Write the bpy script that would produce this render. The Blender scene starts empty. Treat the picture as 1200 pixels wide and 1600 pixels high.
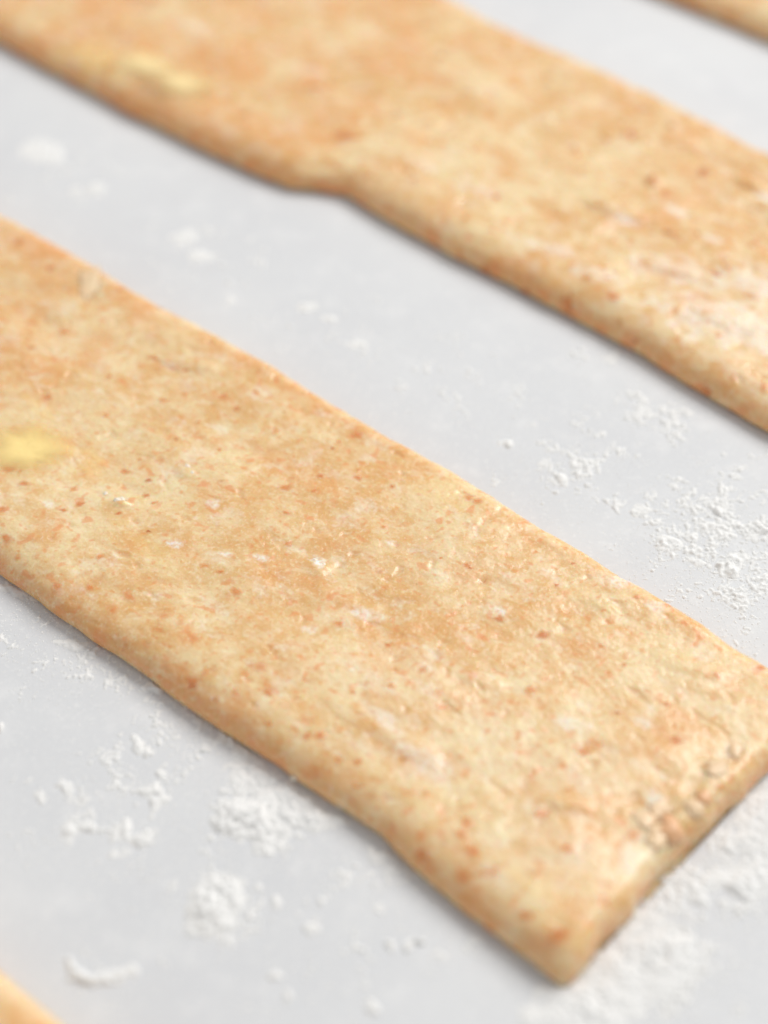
import bpy, math, random
import numpy as np

# ------------------------------------------------------------------ camera, world, lights, exposure
sc = bpy.context.scene
col = sc.collection
F_PX, CX, CY, DIST, PITCH = 3000.0, 600.0, 800.0, 0.25, math.radians(45)
CAM = np.array([0.0, -DIST * math.cos(PITCH), DIST * math.sin(PITCH)])

cam_data = bpy.data.cameras.new("camera")
cam_data.sensor_fit = 'HORIZONTAL'
cam_data.sensor_width = 24.0
cam_data.lens = 60.0
cam_data.clip_start = 0.005
cam_data.clip_end = 50.0
cam_data.dof.use_dof = True
cam_data.dof.focus_distance = 0.239
cam_data.dof.aperture_fstop = 7.6
cam = bpy.data.objects.new("camera", cam_data)
cam.location = CAM
cam.rotation_euler = (math.pi / 2 - PITCH, 0, 0)
col.objects.link(cam)
sc.camera = cam

world = bpy.data.worlds.new("World")
sc.world = world
world.use_nodes = True
wb = world.node_tree.nodes["Background"]
wb.inputs[0].default_value = (0.985, 0.99, 1.0, 1)
wb.inputs[1].default_value = 0.475


def area(name, loc, target, size, size_y, power, color):
    d = bpy.data.lights.new(name, 'AREA')
    d.shape = 'RECTANGLE'; d.size = size; d.size_y = size_y
    d.energy = power; d.color = color
    o = bpy.data.objects.new(name, d)
    o.location = loc
    v = np.array(target, float) - np.array(loc, float)
    from mathutils import Vector
    o.rotation_euler = Vector(v).to_track_quat('-Z', 'Y').to_euler()
    col.objects.link(o)
    return o

# one tall window behind and to the right of the board
area("window_light", (0.78, 0.72, 1.16), (0, 0, 0), 0.9, 0.8, 22.5, (1.0, 0.985, 0.96))

sc.view_settings.view_transform = 'Standard'
sc.view_settings.look = 'None'
sc.view_settings.exposure = 0.0
sc.view_settings.gamma = 1.0
sc.view_settings.use_curve_mapping = False
sc.cycles.use_denoising = True

rng = np.random.default_rng(7)

# ------------------------------------------------------------------ helpers
S2 = math.sin(PITCH); C2 = math.cos(PITCH)


def ground(px, py, z=0.0):
    """pixel of the photograph -> point on the horizontal plane at height z"""
    px = np.asarray(px, float); py = np.asarray(py, float)
    u = (px - CX) / F_PX; v = (CY - py) / F_PX
    dx = u; dy = v * S2 + C2; dz = v * C2 - S2
    t = (z - CAM[2]) / dz
    return CAM[0] + t * dx, CAM[1] + t * dy

LX = np.array([0.755, -0.656]); LX /= np.linalg.norm(LX)     # along a strip, towards its near end
WY = np.array([-LX[1], LX[0]])                               # across a strip
ROT = math.atan2(LX[1], LX[0])


def to_lw(px, py, z=0.0):
    x, y = ground(px, py, z)
    return x * LX[0] + y * LX[1], x * WY[0] + y * WY[1]


def perlin(x, y, seed=0):
    x = np.asarray(x, float); y = np.asarray(y, float)
    r = np.random.default_rng(seed)
    perm = r.permutation(512)
    ang = r.random(512) * 2 * np.pi
    gx, gy = np.cos(ang), np.sin(ang)
    xi = np.floor(x).astype(np.int64); yi = np.floor(y).astype(np.int64)
    xf = x - xi; yf = y - yi
    u = xf * xf * xf * (xf * (xf * 6 - 15) + 10); v = yf * yf * yf * (yf * (yf * 6 - 15) + 10)

    def g(ix, iy, dx, dy):
        h = perm[(perm[ix & 511] + iy) & 511]
        return gx[h] * dx + gy[h] * dy
    n00 = g(xi, yi, xf, yf); n10 = g(xi + 1, yi, xf - 1, yf)
    n01 = g(xi, yi + 1, xf, yf - 1); n11 = g(xi + 1, yi + 1, xf - 1, yf - 1)
    return 1.5 * ((n00 * (1 - u) + n10 * u) * (1 - v) + (n01 * (1 - u) + n11 * u) * v)


def fbm(x, y, seed=0, octaves=4, gain=0.5):
    s = 0; a = 1.0; f = 1.0
    for i in range(octaves):
        s = s + a * perlin(x * f + 17.3 * i, y * f - 9.1 * i, seed + i)
        a *= gain; f *= 2.03
    return s


def smooth(e0, e1, x):
    t = np.clip((x - e0) / (e1 - e0), 0, 1)
    return t * t * (3 - 2 * t)


def lin(r, g, b):
    def c(v):
        v /= 255.0
        return v / 12.92 if v <= 0.04045 else ((v + 0.055) / 1.055) ** 2.4
    return (c(r), c(g), c(b), 1.0)


def mesh_np(name, verts, faces, mat, attrs=None, smooth_shade=True):
    """verts (n,3), faces (m,k) integer arrays -> mesh datablock"""
    me = bpy.data.meshes.new(name)
    verts = np.ascontiguousarray(verts, dtype=np.float32); faces = np.ascontiguousarray(faces, dtype=np.int32)
    m, k = faces.shape
    me.vertices.add(len(verts)); me.vertices.foreach_set("co", verts.ravel())
    me.loops.add(m * k); me.loops.foreach_set("vertex_index", faces.ravel())
    me.polygons.add(m)
    me.polygons.foreach_set("loop_start", np.arange(0, m * k, k, dtype=np.int32))
    me.polygons.foreach_set("loop_total", np.full(m, k, dtype=np.int32))
    me.polygons.foreach_set("use_smooth", np.full(m, smooth_shade, dtype=bool))
    me.update(calc_edges=True)
    for an, data in (attrs or {}).items():
        at = me.attributes.new(an, 'FLOAT_COLOR', 'POINT')
        d = np.ones((len(verts), 4), np.float32); d[:, :data.shape[1]] = data
        at.data.foreach_set("color", d.ravel())
    me.materials.append(mat)
    return me


def link(name, me, parent=None):
    o = bpy.data.objects.new(name, me)
    col.objects.link(o)
    if parent is not None:
        o.parent = parent
    return o


def tag(o, label=None, cat=None, group=None, kind=None):
    if label: o["label"] = label
    if cat: o["category"] = cat
    if group: o["group"] = group
    if kind: o["kind"] = kind
    return o

# ------------------------------------------------------------------ materials


def new_mat(name):
    m = bpy.data.materials.new(name); m.use_nodes = True
    nt = m.node_tree
    return m, nt, nt.nodes["Principled BSDF"]


def N(nt, t, **kw):
    n = nt.nodes.new(t)
    for k, v in kw.items():
        setattr(n, k, v)
    return n


def noise(nt, vec, scale, detail=3.0, rough=0.55, dist=0.0):
    n = N(nt, "ShaderNodeTexNoise")
    n.inputs["Scale"].default_value = scale; n.inputs["Detail"].default_value = detail
    n.inputs["Roughness"].default_value = rough; n.inputs["Distortion"].default_value = dist
    nt.links.new(vec, n.inputs["Vector"])
    return n.outputs["Fac"]


def ramp(nt, fac, p0, p1, v0=0.0, v1=1.0):
    n = N(nt, "ShaderNodeMapRange"); n.interpolation_type = 'SMOOTHSTEP'
    n.inputs["From Min"].default_value = p0; n.inputs["From Max"].default_value = p1
    n.inputs["To Min"].default_value = v0; n.inputs["To Max"].default_value = v1
    nt.links.new(fac, n.inputs["Value"])
    return n.outputs["Result"]


def mixc(nt, fac, a, b):
    n = N(nt, "ShaderNodeMix", data_type='RGBA')
    if isinstance(fac, float): n.inputs[0].default_value = fac
    else: nt.links.new(fac, n.inputs[0])
    for s, i in ((a, 6), (b, 7)):
        if isinstance(s, tuple): n.inputs[i].default_value = s
        else: nt.links.new(s, n.inputs[i])
    return n.outputs[2]


def mul(nt, a, b):
    n = N(nt, "ShaderNodeMath", operation='MULTIPLY')
    nt.links.new(a, n.inputs[0])
    if isinstance(b, float): n.inputs[1].default_value = b
    else: nt.links.new(b, n.inputs[1])
    return n.outputs[0]


def dough_material(name="dough", bedded=False, depth=0.0030):
    m, nt, bs = new_mat(name)
    tc = N(nt, "ShaderNodeTexCoord").outputs["Object"]
    A = N(nt, "ShaderNodeAttribute", attribute_name="mask_a")
    B = N(nt, "ShaderNodeAttribute", attribute_name="mask_b")
    sa = N(nt, "ShaderNodeSeparateColor"); nt.links.new(A.outputs["Color"], sa.inputs[0])
    sb = N(nt, "ShaderNodeSeparateColor"); nt.links.new(B.outputs["Color"], sb.inputs[0])
    bran, pale, flour = sa.outputs[0], sa.outputs[1], sa.outputs[2]
    pink, butter, brown = sb.outputs[0], sb.outputs[1], sb.outputs[2]
    big = noise(nt, tc, 95.0, 3.0)
    mid = noise(nt, tc, 380.0, 4.0, 0.6, 0.3)
    fine = noise(nt, tc, 1900.0, 4.0, 0.65)
    c = mixc(nt, ramp(nt, big, 0.36, 0.66), lin(226, 183, 124), lin(237, 212, 164))
    c = mixc(nt, ramp(nt, mid, 0.42, 0.75, 0.0, 0.45), c, lin(242, 221, 181))
    c = mixc(nt, ramp(nt, mid, 0.46, 0.26, 0.0, 0.4), c, lin(228, 172, 106))
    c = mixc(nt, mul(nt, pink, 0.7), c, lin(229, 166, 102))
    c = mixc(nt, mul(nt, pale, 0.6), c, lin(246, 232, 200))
    c = mixc(nt, ramp(nt, fine, 0.52, 0.66, 0.0, 0.42), c, lin(248, 232, 198))
    c = mixc(nt, ramp(nt, fine, 0.46, 0.32, 0.0, 0.36), c, lin(224, 172, 120))
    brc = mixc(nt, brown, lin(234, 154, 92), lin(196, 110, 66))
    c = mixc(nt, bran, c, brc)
    c = mixc(nt, butter, c, lin(255, 226, 150))
    fl = mul(nt, flour, ramp(nt, fine, 0.34, 0.60, 0.35, 1.0))
    c = mixc(nt, fl, c, lin(246, 244, 238))
    nt.links.new(c, bs.inputs["Base Color"])
    r1 = ramp(nt, mid, 0.35, 0.65, 0.20, 0.36)
    rm = N(nt, "ShaderNodeMix", data_type='FLOAT'); nt.links.new(fl, rm.inputs[0]); nt.links.new(r1, rm.inputs[2]); rm.inputs[3].default_value = 0.9
    nt.links.new(rm.outputs[0], bs.inputs["Roughness"])
    bs.inputs["IOR"].default_value = 1.42
    bs.inputs["Coat Weight"].default_value = 0.15; bs.inputs["Coat Roughness"].default_value = 0.24
    bs.inputs["Specular IOR Level"].default_value = 0.6
    bs.inputs["Subsurface Weight"].default_value = 0.8
    bs.inputs["Subsurface Radius"].default_value = (1.0, 0.55, 0.28)
    bs.inputs["Subsurface Scale"].default_value = depth
    gr = noise(nt, tc, 2600.0, 3.0, 0.6)
    bp = N(nt, "ShaderNodeBump"); bp.inputs["Strength"].default_value = 0.5; bp.inputs["Distance"].default_value = 0.0001
    ad = N(nt, "ShaderNodeMath", operation='ADD'); nt.links.new(gr, ad.inputs[0]); nt.links.new(mul(nt, fine, 0.8), ad.inputs[1])
    nt.links.new(ad.outputs[0], bp.inputs["Height"]); nt.links.new(bp.outputs[0], bs.inputs["Normal"])
    if bedded:                                   # thin pieces pressed into the dough: no light inside them, rims melt into it
        bs.inputs["Subsurface Weight"].default_value = 0.0
        nt.links.new(B.outputs["Alpha"], bs.inputs["Alpha"])
    return m


def flour_material(name="flour", inner=0.4):
    m, nt, bs = new_mat(name)
    tc = N(nt, "ShaderNodeTexCoord").outputs["Object"]
    f = noise(nt, tc, 2400.0, 4.0, 0.7)
    c = mixc(nt, ramp(nt, f, 0.35, 0.65), lin(231, 231, 229), lin(241, 240, 238))
    nt.links.new(c, bs.inputs["Base Color"])
    bs.inputs["Roughness"].default_value = 0.95
    bs.inputs["Specular IOR Level"].default_value = 0.1
    bs.inputs["Subsurface Weight"].default_value = inner
    bs.inputs["Subsurface Radius"].default_value = (1.0, 1.0, 1.0)
    bs.inputs["Subsurface Scale"].default_value = 0.0006
    bp = N(nt, "ShaderNodeBump"); bp.inputs["Strength"].default_value = 0.6; bp.inputs["Distance"].default_value = 0.0002
    nt.links.new(f, bp.inputs["Height"]); nt.links.new(bp.outputs[0], bs.inputs["Normal"])
    return m


def table_material():
    m, nt, bs = new_mat("pale_work_surface")
    tc = N(nt, "ShaderNodeTexCoord").outputs["Object"]
    a = noise(nt, tc, 28.0, 4.0, 0.6)
    b = noise(nt, tc, 1500.0, 3.0, 0.6)
    c = mixc(nt, ramp(nt, a, 0.3, 0.7), lin(212, 213, 215), lin(219, 220, 221))
    d = noise(nt, tc, 190.0, 5.0, 0.65)
    c = mixc(nt, ramp(nt, d, 0.50, 0.72, 0.0, 0.5), c, lin(229, 229, 229))
    c = mixc(nt, ramp(nt, b, 0.56, 0.70, 0.0, 0.55), c, lin(234, 234, 233))
    nt.links.new(c, bs.inputs["Base Color"])
    bs.inputs["Roughness"].default_value = 0.62
    bs.inputs["Specular IOR Level"].default_value = 0.3
    bp = N(nt, "ShaderNodeBump"); bp.inputs["Strength"].default_value = 0.25; bp.inputs["Distance"].default_value = 0.0001
    nt.links.new(b, bp.inputs["Height"]); nt.links.new(bp.outputs[0], bs.inputs["Normal"])
    return m

M_DOUGH = dough_material()
M_BEDDED = dough_material("bedded_piece", True)
M_FLOUR = flour_material()
M_DUST = flour_material("flour_dust", 0.0)
M_CRUMB = dough_material("floury_crumb", True)
M_TABLE = table_material()

# ------------------------------------------------------------------ the setting: the work surface
tv = np.array([[-1.2, -0.8, 0], [1.2, -0.8, 0], [1.2, 1.4, 0], [-1.2, 1.4, 0],
               [-1.2, -0.8, -0.02], [1.2, -0.8, -0.02], [1.2, 1.4, -0.02], [-1.2, 1.4, -0.02]])
tf = np.array([[0, 1, 2, 3], [7, 6, 5, 4], [0, 4, 5, 1], [1, 5, 6, 2], [2, 6, 7, 3], [3, 7, 4, 0]])
table = link("table_top", mesh_np("table_top", tv, tf, M_TABLE, smooth_shade=False))
tag(table, "pale grey-white smooth work surface dusted with flour", kind="structure")

# ------------------------------------------------------------------ dough strips
T = 0.0041


def profile(R, inset=0.0004):
    """edge profile from the board up to the flat top: offsets from the edge line, height factor, arc length"""
    p = [(inset, 0.0), (inset * 0.35, 0.06), (0.0, 0.16), (0.0, 0.22)]
    n = 40
    for i in range(1, n + 1):
        th = i / n * math.pi / 2
        p.append((R * (1 - math.cos(th) ** (2 / 2.2)), 0.22 + 0.78 * math.sin(th) ** (2 / 2.2)))
    return np.array(p)


def axis_samples(L0, L1, Ra, Rb, spacing, thick, inset=.0004):
    """positions along an axis and height factors, evenly spaced by arc length; spacing is a function of position"""
    pts = []
    pa = profile(Ra, inset)
    for o, z in pa: pts.append((L0 + o, z))
    mid = np.linspace(L0 + Ra, L1 - Rb, 200)[1:-1]
    pts += [(x, 1.0) for x in mid]
    pb = profile(Rb, inset)[::-1]
    for o, z in pb: pts.append((L1 - o, z))
    pts = np.array(pts)
    seg = np.hypot(np.diff(pts[:, 0]), np.diff(pts[:, 1]) * thick)
    s = np.concatenate([[0], np.cumsum(seg)])
    dens = 1.0 / spacing(pts[:, 0])
    cum = np.concatenate([[0], np.cumsum(seg * 0.5 * (dens[1:] + dens[:-1]))])
    n = int(cum[-1]) + 1
    q = np.linspace(0, cum[-1], n)
    ss = np.interp(q, cum, s)
    return np.interp(ss, s, pts[:, 0]), np.interp(ss, s, pts[:, 1]), ss


class Strip:
    """a dough strip in its own frame: x along, y across, z up"""

    def __init__(self, front, back, L0, L1, spacing_l, spacing_w, seed, Rf, Rb, end=None, feats=None, thick=T, amp=1.0):
        fl, fw = front; bl, bw = back
        W0 = float(np.mean(bw) - np.mean(fw)); self.W0 = W0; self.thick = thick
        xs, za, sa_ = axis_samples(L0, L1, 0.0030, 0.0022, spacing_l, thick, .00012)
        ys, zb, sb_ = axis_samples(0.0, W0, Rf, Rb, spacing_w, thick, .0008)
        X, Y = np.meshgrid(xs, ys, indexing='ij')
        Z = thick * za[:, None] * zb[None, :]
        SA, SB = np.meshgrid(sa_, sb_, indexing='ij')
        SA = SA + L0; self.L0 = L0
        e_f = np.interp(xs, fl, fw) + 0.00012 * fbm(xs * 160, xs * 0 + seed, seed, 3)
        e_b = np.interp(xs, bl, bw) + 0.0001 * fbm(xs * 140, xs * 0 + seed + 9, seed + 5, 3)
        k = Y / W0
        Yw = e_f[:, None] * (1 - k) + e_b[:, None] * k
        if end is not None:
            el, ew = end
            le = np.interp(Yw, ew, el) + 0.0003 * fbm(Yw * 220, Yw * 0 + seed, seed + 3, 3)
            r = 0.0016
            yy = Yw - e_f[:, None]
            q = np.clip(1 - yy / r, 0, 1)
            le = le - r * 0.75 * (1 - np.sqrt(np.maximum(1 - q * q, 0)))
            X = X + (le - L1) * smooth(L1 - 0.05, L1, X)
        # slow swelling of the sheet
        Z = Z * (1 + 0.09 * fbm(X * 45, Yw * 60, seed + 20, 2))
        P = np.stack([X, Yw, Z], -1)
        Nn = self.normals(P)
        # relief along the normal: rolling ridges, flakes, pits, grain
        side = np.minimum(zb[None, :], za[:, None])
        top = smooth(0.35, 1.0, side)
        wx = SA + 0.0012 * perlin(SA * 230, SB * 230, seed + 31); wy = SB + 0.0012 * perlin(SA * 230, SB * 230, seed + 32)
        c, s_ = math.cos(0.55), math.sin(0.55)
        ra = wx * c + wy * s_; rb = wy * c - wx * s_            # ridges run a little across the strip
        ridge = perlin(ra * 170, rb * 420, seed + 40) * 1.4
        ridge2 = 1 - np.abs(perlin(ra * 300 + 5, rb * 700, seed + 41)) * 2
        patch = smooth(-0.35, 0.45, perlin(SA * 75, SB * 90, seed + 42))
        self.patch = patch
        D = 0.00011 * fbm(SA * 140, SB * 170, seed + 43, 3)
        D = D + top * (0.3 + 0.7 * patch) * (0.00010 * ridge + 0.00001 * ridge2)
        fl2 = fbm(wx * 520, wy * 700, seed + 44, 2)
        D = D + top * patch * 0.00003 * smooth(-0.2, 0.6, fl2)                # little raised flakes with sharp rims
        D = D + (0.35 + 0.65 * top) * 0.000032 * fbm(SA * 1000, SB * 1500, seed + 45, 2, 0.5)
        pit = perlin(SA * 330 + 3, SB * 420, seed + 46)
        D = D - top * 0.0002 * smooth(0.50, 0.85, pit)
        D = D * amp
        for f in (feats or []):                                              # (x, y, rx, ry, height, power)
            fx, fy, rx, ry, h, ang = f
            ca, sa2 = math.cos(ang), math.sin(ang)
            dx, dy = P[..., 0] - fx, P[..., 1] - fy
            u = (dx * ca + dy * sa2) / rx; v = (-dx * sa2 + dy * ca) / ry
            r2 = np.sqrt(u * u + v * v) * (1 + 0.22 * perlin(dx * 700, dy * 700, seed + 60))
            D = D + (h if h > 0 or ry < .00145 and abs(ang) > 1.3 else h * .5) * smooth(1.0, 0.2, r2) * smooth(.55, .95, side) * (0.45 if h < 0 and ry < .0013 and abs(ang) < 1 else 1.0)
        D = D * smooth(0.0, 0.12, side)
        P = P + Nn * D[..., None]
        P[..., 2] = np.maximum(P[..., 2], 0.0)
        self.O = np.array([(L0 + L1) / 2, float(np.mean(fw)) + W0 / 2, 0.0])
        self.P = P; self.N = self.normals(P); self.SA = SA; self.SB = SB
        self.sa = sa_ + L0; self.sb = sb_; self.top = top; self.seed = seed
        # masks
        bran = smooth(0.40, 0.62, perlin(SA * 620, SB * 720, seed + 70)) * 0.55 * smooth(-0.3, 0.3, perlin(SA * 110, SB * 110, seed + 71))
        bran = np.maximum(bran, 0.45 * smooth(0.42, 0.66, perlin(SA * 1250, SB * 1400, seed + 72)))
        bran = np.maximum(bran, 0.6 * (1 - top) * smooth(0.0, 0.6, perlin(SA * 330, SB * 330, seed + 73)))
        pale = smooth(0.0, 1.0, fbm(ra * 300, rb * 560, seed + 74, 4, .6)) * 0.6
        pink = smooth(0.0, 0.7, fbm(SA * 120, SB * 150, seed + 75, 3)) * 0.6 + 0.6 * (1 - top) + .7 * smooth(-.028, -.075, X) * smooth(-.5, .4, fbm(SA * 90, SB * 90, seed + 79, 2))  # the edge term paints the sides' warm shade into the colour
        flour = 0.22 * smooth(0.30, 0.85, fbm(SA * 170, SB * 260, seed + 76, 4, .65)) * top
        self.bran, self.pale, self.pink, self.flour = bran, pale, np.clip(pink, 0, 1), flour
        self.butter = np.zeros_like(bran); self.brown = np.zeros_like(bran) + 0.1

    @staticmethod
    def normals(P):
        du = np.gradient(P, axis=0); dv = np.gradient(P, axis=1)
        n = np.cross(du, dv)
        n /= np.maximum(np.linalg.norm(n, axis=-1, keepdims=True), 1e-12)
        return n

    def blob(self, name, x, y, rx, ry, val, ang=0.0):
        """paint a soft irregular patch into a mask (flour, painted sheen, butter tint)"""
        ca, s_ = math.cos(ang), math.sin(ang)
        dx, dy = self.P[..., 0] - x, self.P[..., 1] - y
        u = (dx * ca + dy * s_) / rx; v = (-dx * s_ + dy * ca) / ry
        r = np.sqrt(u * u + v * v) + 0.55 * fbm(dx * 420, dy * 420, self.seed + 90, 3)
        m = getattr(self, name)
        np.maximum(m, val * smooth(1.0, 0.25, r), out=m)

    def param(self, x, y):
        """nearest surface parameters (fractional grid indices) for a point of the top, in strip coordinates"""
        i = int(np.argmin(np.abs(self.P[:, self.P.shape[1] // 2, 0] - x)))
        for _ in range(2):
            j = int(np.argmin(np.abs(self.P[i, :, 1] - y)))
            i = int(np.argmin(np.abs(self.P[:, j, 0] - x)))
        return i, j

    def sample(self, arr, fi, fj):
        fi = np.clip(fi, 0, arr.shape[0] - 1.001); fj = np.clip(fj, 0, arr.shape[1] - 1.001)
        i = fi.astype(int); j = fj.astype(int); a = fi - i; b = fj - j
        if arr.ndim == 3: a = a[..., None]; b = b[..., None]
        return (arr[i, j] * (1 - a) + arr[i + 1, j] * a) * (1 - b) + (arr[i, j + 1] * (1 - a) + arr[i + 1, j + 1] * a) * b

    def masks(self):
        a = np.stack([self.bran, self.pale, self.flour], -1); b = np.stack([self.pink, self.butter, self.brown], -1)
        return a, b

    def build(self, root):
        nl, nb = self.P.shape[:2]
        idx = np.arange(nl * nb).reshape(nl, nb)
        q = np.stack([idx[:-1, :-1], idx[1:, :-1], idx[1:, 1:], idx[:-1, 1:]], -1).reshape(-1, 4)
        V = self.P.reshape(-1, 3)
        # underside: a coarse closing strip between the two long base lines
        low = idx[:, [0, -1]]
        bq = np.stack([low[:-1, 0], low[:-1, 1], low[1:, 1], low[1:, 0]], -1)
        V = V.copy() - self.O
        a, b = self.masks()
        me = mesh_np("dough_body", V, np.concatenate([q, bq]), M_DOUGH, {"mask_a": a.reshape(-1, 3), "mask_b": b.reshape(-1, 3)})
        return link("dough_body", me, root)

    def patch_mesh(self, name, i, j, rl, rw, lift, ang, rgen, bran=1.0, brown=0.1, butter=0.0, rings=4, segs=10, irregular=0.25, pw=1.0, tilt=0.0, skirt=0.0, fade=0.4, opacity=1.0, pale=None):
        """a small piece bedded in the dough: follows the surface, proud in the middle, its rim sunk into the dough"""
        ds_l = abs(self.sa[min(i + 1, len(self.sa) - 1)] - self.sa[i - 1]) / 2 or 1e-4
        ds_w = abs(self.sb[min(j + 1, len(self.sb) - 1)] - self.sb[j - 1]) / 2 or 1e-4
        th = np.linspace(0, 2 * np.pi, segs, endpoint=False)
        rad = 1 + irregular * (rgen.random(segs) - 0.5) * 2
        us, vs, rr = [0.0], [0.0], [0.0]
        for k in range(1, rings + 1):
            f = k / rings
            us += list(f * rad * np.cos(th)); vs += list(f * rad * np.sin(th)); rr += [f] * segs
        rr = np.array(rr)
        if skirt:                                            # the last ring folds under the rim
            us[-segs:] = us[-2 * segs:-segs]; vs[-segs:] = vs[-2 * segs:-segs]
        us = np.array(us) * rl; vs = np.array(vs) * rw
        ca, s_ = math.cos(ang), math.sin(ang)
        dl = us * ca - vs * s_; dw = us * s_ + vs * ca
        fi = i + dl / ds_l; fj = j + dw / ds_w
        P = self.sample(self.P, fi, fj); Nn = self.sample(self.N, fi, fj)
        h = lift * (1 - rr ** 2) ** pw * (1 + 0.35 * (rgen.random(len(rr)) - 0.5)) + (0.0 if skirt else .000015)
        if tilt: h = h + tilt * np.maximum(us / rl, 0) ** 1.5
        if skirt:
            h[-segs:] = -skirt
        V = P + Nn * h[:, None] - self.O
        a, b = self.masks()
        ma = self.sample(a, fi, fj); mb = self.sample(b, fi, fj)
        w = np.ones_like(rr)
        ma[:, 0] = np.maximum(ma[:, 0] * .5, bran) if bran else ma[:, 0] * .3
        ma[:, 2] *= (1 - w)
        if pale is not None: ma[:, 1] = pale; ma[:, 2] = 0.0
        mb[:, 2] = mb[:, 2] * (1 - w) + brown * w; mb[:, 1] = np.maximum(mb[:, 1], butter)
        faces3 = [(0, 1 + s, 1 + (s + 1) % segs) for s in range(segs)]
        for k in range(1, rings):
            o0 = 1 + (k - 1) * segs; o1 = 1 + k * segs
            for s in range(segs):
                t = (s + 1) % segs
                faces3 += [(o0 + s, o1 + s, o1 + t), (o0 + s, o1 + t, o0 + t)]
        if skirt:                                            # close the underside
            o1 = 1 + (rings - 1) * segs
            V = np.concatenate([V, (V[-segs:].mean(0))[None]]); ma = np.concatenate([ma, ma[:1]]); mb = np.concatenate([mb, mb[:1]])
            faces3 += [(len(V) - 1, o1 + (s + 1) % segs, o1 + s) for s in range(segs)]
            return mesh_np(name, V, np.array(faces3), M_BEDDED, {"mask_a": ma, "mask_b": mb})
        mb = np.concatenate([mb, (smooth(1.0, fade, rr) * opacity)[:, None]], 1)
        return mesh_np(name, V, np.array(faces3), M_BEDDED, {"mask_a": ma, "mask_b": mb})


def trace(pts, z):
    l, w = to_lw([p[0] for p in pts], [p[1] for p in pts], z)
    o = np.argsort(l)
    return l[o], w[o]


def extend(tr, l0, l1):
    l, w = tr
    return np.concatenate([[l0], l, [l1]]), np.concatenate([[w[0]], w, [w[-1]]])

main_front = trace([(0, 895), (100, 970), (220, 1050), (320, 1125), (440, 1200), (500, 1242), (598, 1307), (650, 1358), (700, 1402), (750, 1443), (800, 1482), (850, 1518)], 0.0009)
main_back = trace([(0, 325), (133, 400), (208, 446), (333, 512), (417, 558), (490, 603), (592, 662), (717, 731), (775, 767), (810, 792), (915, 852), (975, 892), (1069, 946), (1147, 999), (1200, 1030)], 0.0040)
el, ew = to_lw([905, 940, 980, 1025, 1060, 1130, 1200], [1522, 1478, 1435, 1376, 1337, 1275, 1205], 0.0009)
o = np.argsort(ew); main_end = (el[o], ew[o])
sec_front = trace([(0, 67), (100, 121), (200, 175), (300, 225), (400, 271), (450, 291), (500, 296), (540, 304), (600, 340), (700, 395), (800, 445), (880, 487), (990, 546), (1069, 597), (1144, 640), (1196, 672)], 0.0009)
sec_back = trace([(725, 0), (775, 28), (850, 62), (925, 95), (1025, 140), (1100, 180), (1195, 230)], 0.0040)
third_front = trace([(1050, 0), (1130, 30), (1195, 62)], 0.0009)
fourth_back = trace([(0, 1500), (40, 1535), (90, 1582), (105, 1600)], 0.0040)


def spacing(fine, coarse, lo, hi):
    return lambda x: np.where((x > lo) & (x < hi), fine, coarse)


def const(v):
    return lambda x: np.full_like(x, v)


def pt(px, py):
    l, w = to_lw(px, py, T)
    return float(l), float(w)


def px_mm(py):
    """metres per photograph pixel on the board at image row py"""
    v = (CY - py) / F_PX
    return CAM[2] / (S2 - v * C2) / F_PX


def strip_root(st, label):
    r = bpy.data.objects.new("dough_strip", None)
    r.empty_display_size = 0.02
    col.objects.link(r)
    x = st.O[0] * LX[0] + st.O[1] * WY[0]; y = st.O[0] * LX[1] + st.O[1] * WY[1]
    r.location = (x, y, 0.00015)
    r.rotation_euler = (0, 0, ROT)
    return tag(r, label, "dough", "rolled dough strips laid side by side on the work surface")


def feat(px, py, rx, ry, h, ang=0.0):
    x, y = pt(px, py)
    return (x, y, rx, ry, h, ang)

# ---- the strip in focus, cut end in view
mf = [
        feat(60, 700, .0050, .0036, -.00025), feat(1040, 1268, .0032, .0014, -.00025, -1.5), feat(1085, 1228, .0030, .0013, -.00025, -1.45),
    feat(1140, 1180, .0030, .0016, -.0001, -1.2), feat(1060, 1290, .0016, .0012, -.0002), 
    
    feat(880, 1255, .0050, .0016, .0003, .5), feat(640, 1165, .0070, .0022, .00035, .1), feat(560, 1120, .0060, .0020, .0002, .1),
    feat(750, 1060, .0040, .0020, .0002, .3), feat(500, 890, .0030, .0018, .00025), feat(290, 740, .0022, .0013, .0003),
    feat(205, 765, .0030, .0016, -.00045, .4), feat(190, 790, .0018, .0008, .0004, .7), 
    feat(60, 500, .0060, .0030, -.0005, .2), feat(150, 470, .0030, .0016, -.0004, .9), feat(300, 570, .0050, .0016, .00025, .5),
    feat(950, 940, .0070, .0026, .0002, .4), feat(1080, 1040, .006, .0024, .0002, .3),
    feat(840, 1460, .0030, .0030, .0003), feat(660, 870, .0050, .0014, -.00022, .4), feat(450, 790, .0040, .0012, -.0003, .5), feat(610, 700, .004, .0012, -.00025, .4),
]
main = Strip(extend(main_front, -.2, .08), extend(main_back, -.2, .08), -.170, .0606,
             spacing(.000135, .0006, -.092, .07), const(.00014), 3, .0055, .0026, end=main_end, feats=mf)
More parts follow.
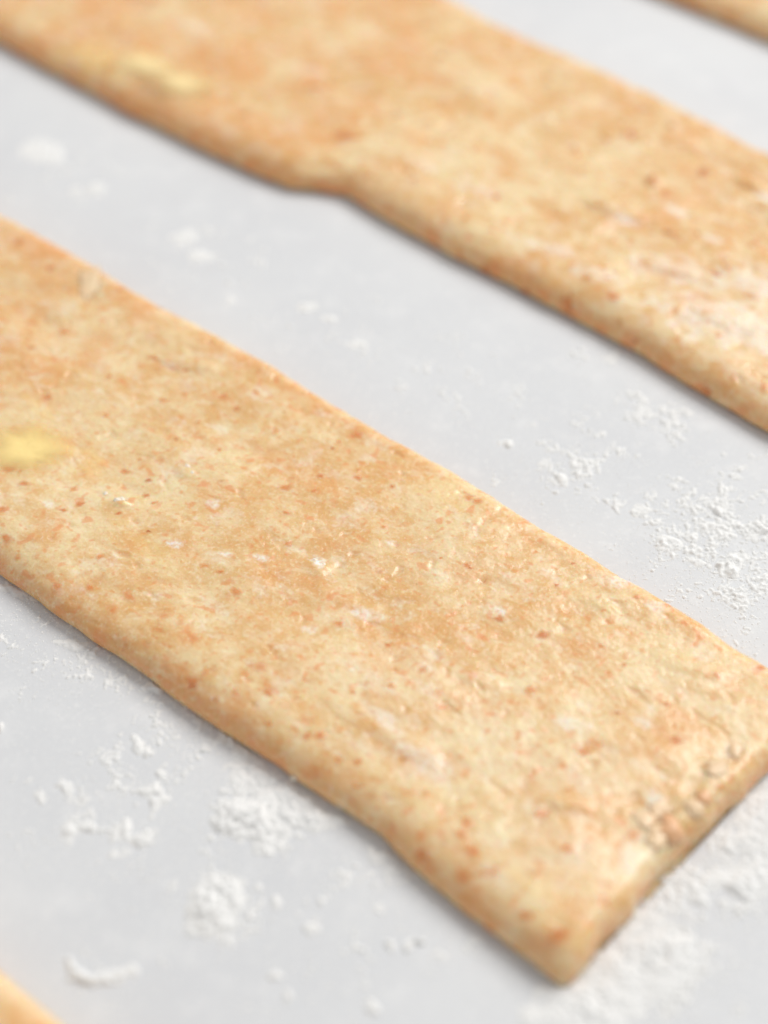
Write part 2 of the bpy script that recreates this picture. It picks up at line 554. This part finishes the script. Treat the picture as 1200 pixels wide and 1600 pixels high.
for px, py, rx, ry, v, a in [(495, 880, .0016, .0011, .95, 0), (405, 873, .0018, .0007, .75, .5), (270, 852, .0022, .0008, .8, .5), (350, 868, .0014, .0006, .7, .5),
                             (660, 1195, .0060, .0028, .42, .2), (600, 1130, .0040, .0014, .55, 0), (960, 910, .0040, .0013, .6, .5), (1020, 950, .0030, .0010, .55, .4), (560, 960, .0040, .0012, .6, .4),
                             (1020, 1255, .0022, .0014, .55, -1), (880, 1130, .0050, .0012, .5, .4), (1000, 1130, .0030, .0010, .5, .3), (330, 790, .0018, .0010, .6, .4),
                             (75, 790, .0012, .0008, .6, 0), (780, 955, .0012, .0008, .8, 0), (610, 850, .0014, .0006, .55, .5), (260, 570, .0030, .0010, .35, .4), (480, 985, .0020, .0008, .5, .4), (980, 1350, .003, .0016, .45, -1.0)]:
    x, y = pt(px, py); main.blob("flour", x, y, rx, ry, v, a)  # flour spots, plus a broad highlight painted along the front crest
for px, py, rx, ry, v in [(130, 720, .0045, .0030, .28), (60, 640, .004, .0015, .25), (840, 1400, .006, .003, .12), (230, 860, .008, .003, .16), (680, 760, .008, .003, .14)]:
    x, y = pt(px, py); main.blob("butter", x, y, rx, ry, v)
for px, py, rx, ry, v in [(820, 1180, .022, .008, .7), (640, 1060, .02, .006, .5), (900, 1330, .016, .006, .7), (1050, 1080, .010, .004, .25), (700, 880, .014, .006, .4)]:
    x, y = pt(px, py); main.blob("pale", x, y, rx, ry, v, .5)  # cream sheen of the top, painted as paler colour
main_root = strip_root(main, "sharply focused dough strip with a straight cut end and a yellow butter patch")
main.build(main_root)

# ---- the strip behind it, with a notch in its long edge
sf_ = [feat(500, 265, .006, .004, -.0006), feat(250, 135, .0060, .0030, .0006), feat(1100, 250, .012, .0035, -.0008, .3), feat(1180, 330, .006, .003, -.0006), feat(960, 330, .006, .0020, .0005, .2),
       feat(1050, 420, .008, .0022, .0005, .3), feat(1130, 500, .010, .0030, .0004, .3), feat(870, 260, .008, .003, -.0004), feat(1020, 285, .0018, .0016, .0006), feat(640, 210, .005, .002, .0003),
       feat(860, 140, .008, .002, -.0004), feat(1170, 290, .004, .0016, .0007), feat(720, 90, .010, .003, -.0005)]
second = Strip(extend(sec_front, -.2, .08), extend(sec_back, -.2, .08), -.172, .0625,
               spacing(.00028, .0007, -.14, .04), const(.00028), 23, .0055, .0030, feats=sf_, amp=1.3)
for px, py, rx, ry, v, a in [(1150, 510, .0170, .0070, .55, .3), (1060, 425, .0110, .0040, .42, .3), (1190, 310, .0026, .0012, .9, .2), (970, 345, .0030, .0012, .7, .2), (1190, 450, .010, .004, .6, .3), (1110, 375, .0025, .001, .8, 0),
                             (860, 390, .006, .0020, .5, .3), (930, 430, .006, .0020, .5, .3), (750, 300, .005, .0016, .45, .3), (300, 45, .005, .0020, .4, .2), (480, 110, .005, .0020, .3, .2), (1050, 330, .003, .0014, .6, 0), (660, 260, .004, .0014, .4, 0)]:
    x, y = pt(px, py); second.blob("flour", x, y, rx, ry, v, a)  # the wide patches are white sheen painted in, sharing the flour mask
x, y = pt(150, 90); second.blob("butter", x, y, .008, .004, .35)
second.pale *= .6
second_root = strip_root(second, "blurred wide dough strip behind the sharp one, with a notch in its long edge")
second.build(second_root)

third = Strip(([-.2, .08], [.1294, .1294]), ([-.2, .08], [.1800, .1800]), -.165, .0610, const(.0007), const(.0006), 51, .0055, .003)
third_root = strip_root(third, "blurred dough strip of which only a thin corner shows beyond the notched one")
third.build(third_root)
fourth = Strip(([-.2, .08], [-.1290, -.1290]), ([-.2, .08], [-.0785, -.0785]), -.160, .0610, const(.0006), const(.0005), 77, .0055, .003)
fourth_root = strip_root(fourth, "blurred dough strip beside the flour crescent, only a rounded bit of edge showing")
fourth.build(fourth_root)

# ---- bran flecks, butter, flakes and crumbs bedded in the strips
rp = np.random.default_rng(11)


def add_fleck(st, root, x, y, rl, rw, brown=0.1, strength=0.9, lift=.00004, ang=None):
    i, j = st.param(x, y)
    ang = rp.random() * math.pi if ang is None else ang
    me = st.patch_mesh("bran_fleck", i, j, rl * 1.4, rw * 1.4, lift, ang, rp, .95, brown, rings=3, segs=8, irregular=.4, fade=.1, opacity=min(1.0, strength))
    return link("bran_fleck", me, root)

traced = [(445, 765, 20, .15), (230, 750, 10, .95), (230, 773, 11, .6), (195, 735, 16, .2), (15, 735, 18, .2), (38, 758, 13, .3), (240, 787, 9, .5), (187, 805, 8, .5), (447, 805, 12, .3),
          (450, 850, 12, .2), (780, 968, 15, .6), (848, 992, 16, .5), (607, 1010, 9, .5), (420, 1087, 14, .4), (745, 785, 13, .2), (733, 778, 12, .2), (560, 680, 12, .1), (613, 763, 9, .5),
          (830, 1077, 14, .3), (945, 1410, 17, .1), (990, 1305, 20, .1), (155, 870, 13, .1), (320, 885, 12, .1), (1190, 1045, 14, .3), (1055, 1155, 13, .3), (255, 625, 10, .3), (400, 615, 10, .2),
          (530, 690, 8, .2), (500, 745, 9, .5), (560, 748, 10, .4), (600, 825, 8, .3), (520, 700, 6, .8), (275, 690, 6, .8), (343, 705, 5, .8), (232, 831, 6, 1.), (730, 886, 9, .3), (690, 875, 6, .3), (735, 890, 8, .5),
          (530, 975, 12, .1), (610, 1075, 12, .2), (850, 1270, 20, .1), (840, 1275, 16, .15), (910, 1175, 20, .3), (690, 1105, 16, .1), (720, 1305, 18, .15), (300, 1060, 20, .15), (300, 1065, 12, .4),
          (370, 925, 14, .2), (140, 915, 14, .1), (90, 910, 12, .1), (345, 895, 9, .3), (490, 770, 10, .2), (995, 935, 10, .3), (975, 1040, 9, .4), (895, 880, 6, .7), (870, 915, 6, .7), (940, 1010, 10, .3),
          (1120, 1060, 11, .3), (1060, 1160, 14, .3), (1040, 1100, 9, .5), (965, 1115, 7, .8), (1125, 1230, 14, .1), (885, 1330, 16, .15), (820, 1430, 26, .2), (740, 1330, 20, .2), (660, 1325, 20, .3), (870, 1460, 30, .25),
          (500, 1150, 18, .1), (480, 1150, 14, .3), (560, 1190, 16, .15), (420, 1130, 12, .2), (1070, 840, 8, .4), (350, 620, 12, .1), (240, 560, 12, .3), (290, 580, 9, .4), (170, 590, 9, .3), (100, 520, 12, .1), (50, 545, 12, .2),
          (75, 620, 10, .3), (165, 650, 9, .2), (310, 660, 7, .3), (370, 640, 8, .3), (250, 480, 14, .1), (190, 455, 12, .1), (80, 420, 12, .2), (30, 380, 14, .15), (10, 840, 16, .3), (0, 800, 14, .3), (115, 765, 14, .15), (125, 790, 12, .5), (100, 800, 9, .5)]
for px, py, rpx, br in traced:
    x, y = pt(px, py); s = px_mm(py)
    add_fleck(main, main_root, x, y, rpx * .62 * s, rpx * (.34 + .2 * rp.random()) * s, br, .55 + .35 * br, .00005, 0.66 + rp.normal() * .5)
n = 0
while n < 90:
    px, py = rp.random() * 1250 - 30, 330 + rp.random() * 1200
    x, y = pt(px, py)
    if not (-.039 < y < .008 and x < .0595): continue
    r = .0002 + .0006 * rp.random() ** 3
    if rp.random() < .25: r *= 1.6
    add_fleck(main, main_root, x, y, r, r * (.45 + .4 * rp.random()), float(np.clip(rp.random() * 1.0 - .4, 0, .6)), .15 + .35 * rp.random(), .00003)
    n += 1
for k in range(46):
    l = -.03 + .088 * rp.random(); w = -.0398 + .0075 * rp.random()
    r = .0004 + .0006 * rp.random()
    add_fleck(main, main_root, l, w, r * 1.2, r * .75, .2 * rp.random(), .18 + .28 * rp.random(), .00004)
n = 0
while n < 95:
    px, py = rp.random() * 1250 - 30, rp.random() * 680
    x, y = pt(px, py)
    if not (.0465 < y < .098): continue
    r = .0005 + .0006 * rp.random() ** 2
    add_fleck(second, second_root, x, y, r * 1.2, r * .7, float(np.clip(rp.random() * .8 - .2, 0, .6)), .3 + .35 * rp.random(), .00006)
    n += 1
for px, py, rpx, br in [(1020, 282, 20, .2), (985, 210, 16, .5), (1050, 200, 14, .4), (750, 400, 22, .1), (800, 448, 16, .3), (890, 460, 24, .15), (1110, 590, 20, .25), (540, 215, 26, .3), (170, 105, 22, .2), (690, 90, 18, .5), (960, 465, 18, .2), (1120, 430, 16, .4), (1100, 270, 22, .5)]:
    x, y = pt(px, py); s = px_mm(py)
    add_fleck(second, second_root, x, y, rpx * .6 * s, rpx * .45 * s, br, .75, .0001)
for st, rt, n, y0, y1 in ((third, third_root, 25, .1300, .178), (fourth, fourth_root, 25, -.127, -.0795)):
    for k in range(n):
        r = .0006 + .0007 * rp.random()
        add_fleck(st, rt, -.1 + .155 * rp.random(), y0 + (y1 - y0) * rp.random(), r * 1.2, r * .8, .2 * rp.random(), .7, .0001)

# butter
i, j = main.param(*pt(42, 702))
b = link("butter_patch", main.patch_mesh("butter_patch", i, j, .0070, .0062, .00040, .5, np.random.default_rng(5), 0.0, 0.0, 1.0, rings=8, segs=22, irregular=.16, pw=.8, fade=.2, opacity=.97), main_root)
b["label"] = "smooth yellow lump of cold butter rolled into the dough"
for px, py, rl, rw in ((228, 106, .0085, .0052), (285, 134, .0080, .0048)):
    i, j = second.param(*pt(px, py))
    b = link("butter_patch", second.patch_mesh("butter_patch", i, j, rl, rw, .0006, .1, np.random.default_rng(int(px)), 0.0, 0.0, .6, rings=6, segs=18, irregular=.2, pw=.8, fade=.15, opacity=.97, pale=1.0), second_root)
    b["label"] = "pale yellow butter lump at the edge of the strip"
# flakes and torn crumbs
def lump(st, root, name, px, py, rl, rw, lift, ang, seed, tilt=0.0, skirt=.0006, pw=.8, bran=.05, pale=1.0, irregular=.4):
    i, j = st.param(*pt(px, py))
    me = st.patch_mesh(name, i, j, rl, rw, lift, ang, np.random.default_rng(seed), bran, .1, 0.0, rings=6, segs=16, irregular=irregular, pw=pw, tilt=tilt, skirt=skirt, pale=pale, fade=.75)
    return link(name, me, root)
lump(main, main_root, "dough_flake", 140, 447, .0036, .0017, .0002, 2.3, 3, irregular=.35, pw=1.0, skirt=0.0, tilt=.0006, pale=.8)["label"] = "curled pale flap lifting off the dough near its long edge"
for px, py, rl, rw, h, s in [(1052, 1296, .0017, .0013, .0010, 1), (1026, 1312, .0013, .0010, .0006, 2), (1032, 1262, .0016, .0010, .0006, 3), (1010, 1278, .0014, .0011, .0005, 4), (1085, 1262, .0013, .0008, .0006, 5),
                             (1120, 1200, .0014, .0010, .0005, 6), (1100, 1245, .0010, .0008, .0006, 7), (1150, 1170, .0013, .0008, .0004, 8), (1028, 1302, .0012, .0010, .0005, 9)][:9]:
    lump(main, main_root, "torn_crumb", px, py, rl * 1.15, rw * 1.1, h * .55, rp.random() * 3, 40 + s, bran=.55 if s in (1, 7) else .2)

# ------------------------------------------------------------------ flour
FRONT, BACK, END = -.0402, .0088, .0605


def outside_dough(x, y, m=.0004):
    l = x * LX[0] + y * LX[1]; w = x * WY[0] + y * WY[1]
    inside = ((w > FRONT + m) & (w < BACK - m) & (l < END - m)) | ((w > .0462 + m) & (w < .0985)) | (w > .1298) | (w < -.079 - m)
    return ~inside


def flour_mesh(name, blobs, seed, spacing=.00018, film=False, gran=1.0):
    """blobs: (px, py, radius px along x, radius px along y on the picture, height in mm)"""
    B = []
    for px, py, rx, ry, h in blobs:
        x, y = ground(px, py); s = px_mm(py)
        B.append((float(x), float(y), rx * s, ry * s / math.sin(PITCH + math.atan((py - CY) / F_PX)), h * 1e-3))
    x0 = min(b[0] - 1.5 * b[2] for b in B); x1 = max(b[0] + 1.5 * b[2] for b in B)
    y0 = min(b[1] - 1.5 * b[3] for b in B); y1 = max(b[1] + 1.5 * b[3] for b in B)
    xs = np.arange(x0, x1, spacing); ys = np.arange(y0, y1, spacing)
    X, Y = np.meshgrid(xs, ys, indexing='ij')
    wx = X + .0009 * perlin(X * 420, Y * 420, seed) + .0004 * perlin(X * 1100, Y * 1100, seed + 1)
    wy = Y + .0009 * perlin(X * 420, Y * 420, seed + 2) + .0004 * perlin(X * 1100, Y * 1100, seed + 3)
    H = np.full_like(X, -1.0)
    for bx, by, rx, ry, h in B:
        d = 1 - np.sqrt(((wx - bx) / rx) ** 2 + ((wy - by) / ry) ** 2)
        H = np.maximum(H, np.where(d > 0, h * np.minimum(d * 1.5, 1.0), -1))
    billow = 1 - 2 * np.abs(perlin(X * 800, Y * 800, seed + 5))
    cl = .55 * billow + .6 * perlin(X * 380, Y * 380, seed + 6) + .35 * perlin(X * 1500, Y * 1500, seed + 7) + .3 * perlin(X * 2700, Y * 2700, seed + 8)
    if film:                                             # thin powder: breaks up into specks where it thins out
        dens = np.full_like(X, 0.0)
        for bx, by, rx, ry, h in B:
            d = 1 - np.sqrt(((X - bx) / rx) ** 2 + ((Y - by) / ry) ** 2)
            dens = np.maximum(dens, np.clip(d * 1.3, 0, 1) * h * 1e3)
        g = .7 * perlin(X * 240, Y * 240, seed + 11) + .5 * perlin(X * 800, Y * 800, seed + 12) + .55 * perlin(X * 1700, Y * 1700, seed + 13) + .45 * perlin(X * 2900, Y * 2900, seed + 14)
        keep = g - (.80 - .80 * dens)
        h = np.where(dens > 0, np.clip(.00042 * keep, -.00006, .0004), -1)
    else:
        h = np.where(H > 0, H * .72 * (.42 + .62 * gran * cl) - .00006, -1)
    h = np.where(outside_dough(X, Y), h, -1)
    h = np.clip(h, -.00015, None)
    k = h > 0
    idx = np.arange(h.size).reshape(h.shape)
    q = np.stack([idx[:-1, :-1], idx[1:, :-1], idx[1:, 1:], idx[:-1, 1:]], -1)
    anyk = k[:-1, :-1] | k[1:, :-1] | k[1:, 1:] | k[:-1, 1:]
    q = q[anyk]
    used, inv = np.unique(q.ravel(), return_inverse=True)
    V = np.stack([X.ravel()[used], Y.ravel()[used], h.ravel()[used]], -1)
    bx, by = float(np.mean(V[:, 0])), float(np.mean(V[:, 1]))
    V = V - np.array([bx, by, 0])
    me = mesh_np(name, V, inv.reshape(-1, 4), M_FLOUR)
    return me, (bx, by, 0)


def flour(name, label, blobs, seed, cat="flour", group=None, kind=None, **kw):
    me, loc = flour_mesh(name, blobs, seed, **kw)
    o = link(name, me); o.location = loc
    return tag(o, label, cat, group, kind)

GP = "flour heaps on the work surface"
flour("flour_heap", "round loose heap of white flour standing alone in front of the cut strip", [(335, 1415, 48, 52, 1.5), (325, 1440, 40, 30, 1.0), (365, 1395, 22, 30, 1.0), (300, 1450, 22, 14, .6)], 100, group=GP)
flour("flour_heap", "ragged flour heap touching the long edge of the sharp strip", [(385, 1275, 58, 42, 1.5), (420, 1300, 40, 34, 1.2), (350, 1290, 26, 20, 1.0), (440, 1250, 60, 34, .7), (500, 1280, 36, 24, 1.0), (395, 1215, 50, 50, .45), (540, 1275, 30, 18, .6)], 110, group=GP)
flour("flour_heap", "hooked trail of flour lumps between the fourth strip and the long edge", [(110, 1300, 22, 26, .9), (140, 1292, 16, 14, .7), (190, 1300, 26, 18, 1.0), (222, 1308, 28, 16, 1.0), (245, 1255, 14, 24, .9), (235, 1235, 18, 12, .7), (255, 1210, 12, 20, .5), (105, 1232, 16, 16, .7), (120, 1250, 26, 10, .4), (180, 1330, 30, 10, .4), (60, 1245, 16, 12, .4)], 120, group=GP)
flour("flour_heap", "small double flour lump beyond the hooked trail", [(215, 1165, 16, 14, .9), (232, 1172, 12, 14, .9), (205, 1155, 12, 10, .5), (268, 1150, 16, 8, .3)], 130, group=GP)
flour("flour_heap", "wide flat spill of flour below the cut end of the sharp strip", [(1000, 1500, 110, 80, .8), (920, 1570, 110, 50, .9), (1060, 1490, 60, 36, 1.0), (960, 1450, 40, 40, .6), (1010, 1420, 40, 40, .5), (860, 1590, 60, 26, .7), (1030, 1560, 60, 40, .5)], 140, group=GP)
flour("flour_heap", "long thick ridge of flour lying off the torn cut end", [(1080, 1388, 26, 34, .9), (1120, 1372, 40, 26, .9), (1160, 1385, 60, 20, 1.2), (1190, 1360, 50, 50, .8), (1160, 1320, 60, 40, .5), (1190, 1270, 50, 50, .6), (1230, 1330, 50, 60, .8)], 150, group=GP)
flour("flour_heap", "scattered knobbly flour clumps in the gap between the two main strips", [(1120, 790, 20, 14, 1.0), (1105, 825, 26, 14, .8), (1080, 842, 14, 12, .6), (1040, 850, 26, 18, .9), (1082, 845, 12, 10, .7), (1140, 885, 24, 22, 1.2), (1170, 835, 16, 12, .7), (1190, 830, 20, 20, 1.0), (1165, 870, 20, 12, .5), (965, 790, 14, 10, .7), (1000, 800, 18, 10, .4), (1015, 775, 16, 10, .4), (1090, 880, 26, 12, .35), (1150, 930, 30, 14, .3)], 160, group=GP, gran=1.25)
flour("flour_heap", "thin scatter of small flour bits nearer the notched strip", [(880, 750, 16, 12, .7), (870, 768, 10, 6, .5), (905, 725, 14, 10, .6), (935, 680, 12, 9, .6), (1005, 650, 22, 12, .7), (1035, 640, 14, 9, .5), (955, 560, 16, 10, .5), (788, 694, 12, 9, .6), (830, 665, 10, 6, .4), (850, 725, 20, 10, .3), (1070, 650, 20, 10, .5), (845, 730, 12, 8, .4)], 170, group=GP, gran=1.25)
flour("flour_heap", "blurred white flour lump under the butter end of the notched strip", [(68, 236, 36, 20, .55), (50, 226, 22, 14, .4), (88, 246, 22, 14, .4)], 180, group=GP, gran=1.3)
flour("flour_heap", "tiny blurred flour lump beside the long edge below the butter", [(152, 295, 20, 13, .5), (120, 300, 14, 9, .3)], 185, group=GP, gran=1.3)
flour("flour_heap", "faint low streak of flour midway between the two strips", [(290, 370, 30, 14, .32), (315, 400, 30, 12, .32), (285, 385, 20, 10, .3), (385, 375, 12, 8, .4), (480, 480, 24, 8, .4), (510, 500, 20, 7, .4), (360, 470, 10, 6, .3), (560, 540, 26, 8, .35)], 190, group=GP, gran=1.25)
flour("flour_heap", "narrow crust of flour along the base of the sharp strip", [(45, 925, 46, 16, .4), (110, 1005, 30, 14, .5), (150, 1020, 24, 10, .5), (240, 1075, 24, 12, .8), (282, 1100, 12, 10, .9), (350, 1150, 24, 22, .6), (375, 1180, 26, 22, .6), (5, 915, 22, 10, .6)], 200, group=GP)
for px, py, rx, ry, h, sd, lab in [
    (650, 1476, 16, 11, 1.2, 1, "brightest rounded flour pellet off the near half of the sharp strip's long edge"),
    (608, 1478, 12, 10, .6, 2, "dimmer flour pellet right beside the brightest rounded one"),
    (490, 1450, 16, 12, .7, 3, "oval flour pellet halfway between the round heap and the brightest pellet"),
    (430, 1530, 14, 12, .8, 4, "one of two neighbouring flour pellets between the crescent and the sharp strip"),
    (448, 1555, 12, 10, .8, 5, "one of two neighbouring flour pellets between the crescent and the sharp strip"),
    (432, 1408, 14, 10, .6, 6, "small flour pellet beside the round heap on the strip side"),
    (395, 1390, 14, 12, .5, 12, "flat flour pellet almost touching the round heap"),
    (578, 1578, 18, 14, .8, 7, "soft-edged flour pellet farthest out from the sharp strip's long edge"),
    (592, 1340, 18, 12, .7, 8, "one of two flour pellets in the shadow of the sharp strip's long edge"),
    (575, 1335, 14, 9, .5, 9, "one of two flour pellets in the shadow of the sharp strip's long edge"),
    (690, 1495, 14, 10, .4, 10, "faint flat flour pellet near the cut corner of the sharp strip"),
    (590, 1420, 12, 9, .4, 13, "lone faint flour pellet between the long edge and the brightest pellet"),
    (172, 1222, 7, 6, .5, 14, "speck of flour inside the curve of the hooked trail"),
    (3, 1135, 8, 12, .9, 15, "upright flour pellet standing alone beyond the hooked trail"),
    (205, 1420, 8, 5, .3, 16, "one of two faint flour specks between the hooked trail and the crescent"),
    (135, 1400, 8, 6, .3, 17, "one of two faint flour specks between the hooked trail and the crescent")]:
    flour("flour_pellet", lab, [(px, py, rx, ry, h), (px + rx * .4, py + ry * .3, rx * .6, ry * .6, h * .7)], 300 + sd * 10, group="flour pellets lying singly")

flour("flour_film", "thin powdery film of flour thinning out into specks around the heaps", [
    (1120, 840, 190, 140, 1.08), (1180, 920, 120, 100, .95), (900, 720, 150, 90, .85), (1020, 650, 150, 65, .9), (960, 560, 100, 50, .55), (700, 590, 190, 90, .45), (330, 400, 150, 80, .45), (520, 510, 140, 60, .5),
    (430, 1260, 170, 120, .95), (345, 1420, 120, 100, .8), (170, 1260, 170, 130, .75), (100, 1020, 180, 80, .7), (1020, 1480, 220, 170, 1.05), (1170, 1340, 150, 150, 1.1), (600, 1370, 200, 90, .65), (480, 1500, 200, 110, .5),
    (690, 1490, 150, 80, .5), (160, 1510, 120, 80, .5), (100, 260, 150, 80, .5), (1230, 1000, 150, 100, .6), (250, 1100, 100, 50, .7), (300, 1150, 130, 70, .9), (180, 1050, 120, 60, .9), (650, 1340, 170, 70, .85), (1150, 770, 130, 90, .95), (1060, 1400, 160, 120, 1.1), (760, 1480, 120, 70, .7)], 400, kind="stuff", film=True, spacing=.00017)

# the crescent: a smooth curved roll of pressed flour
cp = [(106, 1500, 9, .9), (110, 1512, 12, 1.3), (119, 1524, 14, 1.6), (132, 1532, 15, 1.7), (147, 1535, 14, 1.6), (162, 1532, 12, 1.3), (176, 1527, 10, 1.0), (190, 1524, 13, 1.2), (203, 1520, 11, .9)]
flour("flour_crescent", "crescent-shaped curl of pressed flour on the bare work surface", [(a, b_, r * 1.25, r * .95, h) for a, b_, r, h in cp], 450, gran=.45, spacing=.00014)

# crumbs of flour lying on the dough
for k, (px, py, r, lab) in enumerate([(293, 732, .0006, 0), (300, 742, .0004, 0), (492, 876, .0005, 0), (505, 884, .0004, 0), (453, 1194, .0006, 0), (520, 1243, .0004, 0), (330, 1085, .0003, 0), (165, 772, .0005, 0), (183, 786, .0007, 0), (190, 783, .0006, 0)]):
    i, j = main.param(*pt(px, py))
    p = main.P[i, j]
    n_ = 14; vv = []; ff = []
    rg = np.random.default_rng(900 + k)
    for a in range(7):
        phi = math.pi * a / 6
        for t in range(10):
            q = .75 * r * (1 + .5 * (rg.random() - .5))
            vv.append((q * math.sin(phi) * math.cos(t * .628), q * math.sin(phi) * math.sin(t * .628), q * .5 * math.cos(phi)))
    ff = [(a * 10 + t, a * 10 + (t + 1) % 10, (a + 1) * 10 + (t + 1) % 10, (a + 1) * 10 + t) for a in range(6) for t in range(10)]
    o = link("flour_crumb", mesh_np("flour_crumb", np.array(vv), np.array(ff)[:, ::-1], M_CRUMB, {"mask_a": np.tile([0, 1.0, .75], (len(vv), 1)), "mask_b": np.zeros((len(vv), 3))}))
    o.location = (p[0] * LX[0] + p[1] * WY[0], p[0] * LX[1] + p[1] * WY[1], p[2] + r * .12)
    tag(o, "tiny white flour crumb stuck on the sharp dough strip", "flour", "flour crumbs stuck on the sharp strip")

# loose dust: thousands of grains nobody could count
def grains():
    pts = []; rad = []
    gr = np.random.default_rng(77)

    def cloud(px, py, sx, sy, n, r0=.00005, r1=.00016):
        for _ in range(1):
            X = px + gr.normal(size=n) * sx; Y = py + gr.normal(size=n) * sy
            x, y = ground(X, Y); pts.append(np.stack([x, y], -1)); rad.append(r0 + (r1 - r0) * gr.random(n) ** 3)
    for a in [(120, 1040, 90, 40, 900), (60, 960, 60, 30, 500), (180, 1260, 90, 60, 1300), (390, 1270, 70, 60, 1500), (335, 1420, 50, 40, 900), (600, 1400, 160, 80, 1200), (1000, 1480, 90, 70, 2600), (1150, 1350, 70, 60, 2200),
              (1110, 840, 70, 60, 2600), (900, 720, 70, 50, 1400), (1020, 630, 60, 30, 700), (700, 590, 140, 60, 900), (330, 400, 120, 60, 700), (150, 270, 80, 40, 300), (480, 1480, 120, 60, 700), (160, 1500, 70, 40, 400), (1150, 950, 60, 40, 900), (620, 520, 60, 25, 400)]:
        cloud(*a)
    n = 4500
    X = gr.random(n) * 1500 - 150; Y = gr.random(n) * 1800 - 60
    x, y = ground(X, Y); pts.append(np.stack([x, y], -1)); rad.append(.00003 + .00008 * gr.random(n) ** 2)
    n = 2600                                                  # along the base of the sharp strip
    l = -.10 + .165 * gr.random(n); w = FRONT - np.abs(gr.normal(size=n)) * .0012
    pts.append(np.stack([l * LX[0] + w * WY[0], l * LX[1] + w * WY[1]], -1)); rad.append(.00004 + .00016 * gr.random(n) ** 3)
    P = np.concatenate(pts); R = np.concatenate(rad)
    k = outside_dough(P[:, 0], P[:, 1], -.0002); P = P[k]; R = R[k]
    base = np.array([[1, 0, 0], [-1, 0, 0], [0, 1, 0], [0, -1, 0], [0, 0, 1], [0, 0, -.4]], float)
    n = len(P)
    an = gr.random(n) * 6.28
    V = base[None] * R[:, None, None] * (1 + .5 * (gr.random((n, 6, 1)) - .5))
    ca, sa = np.cos(an)[:, None], np.sin(an)[:, None]
    Vx = V[..., 0] * ca - V[..., 1] * sa + P[:, 0:1]; Vy = V[..., 0] * sa + V[..., 1] * ca + P[:, 1:2]; Vz = V[..., 2] * .34 + R[:, None] * .08
    f = np.array([[0, 2, 4], [2, 1, 4], [1, 3, 4], [3, 0, 4], [2, 0, 5], [1, 2, 5], [3, 1, 5], [0, 3, 5]])
    F = (f[None] + (np.arange(n) * 6)[:, None, None]).reshape(-1, 3)
    return np.stack([Vx, Vy, Vz], -1).reshape(-1, 3), F
gv, gf = grains()
d_ = link("flour_dust", mesh_np("flour_dust", gv, gf, M_DUST, smooth_shade=False))
tag(d_, "fine white flour dust sprinkled over the whole work surface", "flour", kind="stuff")
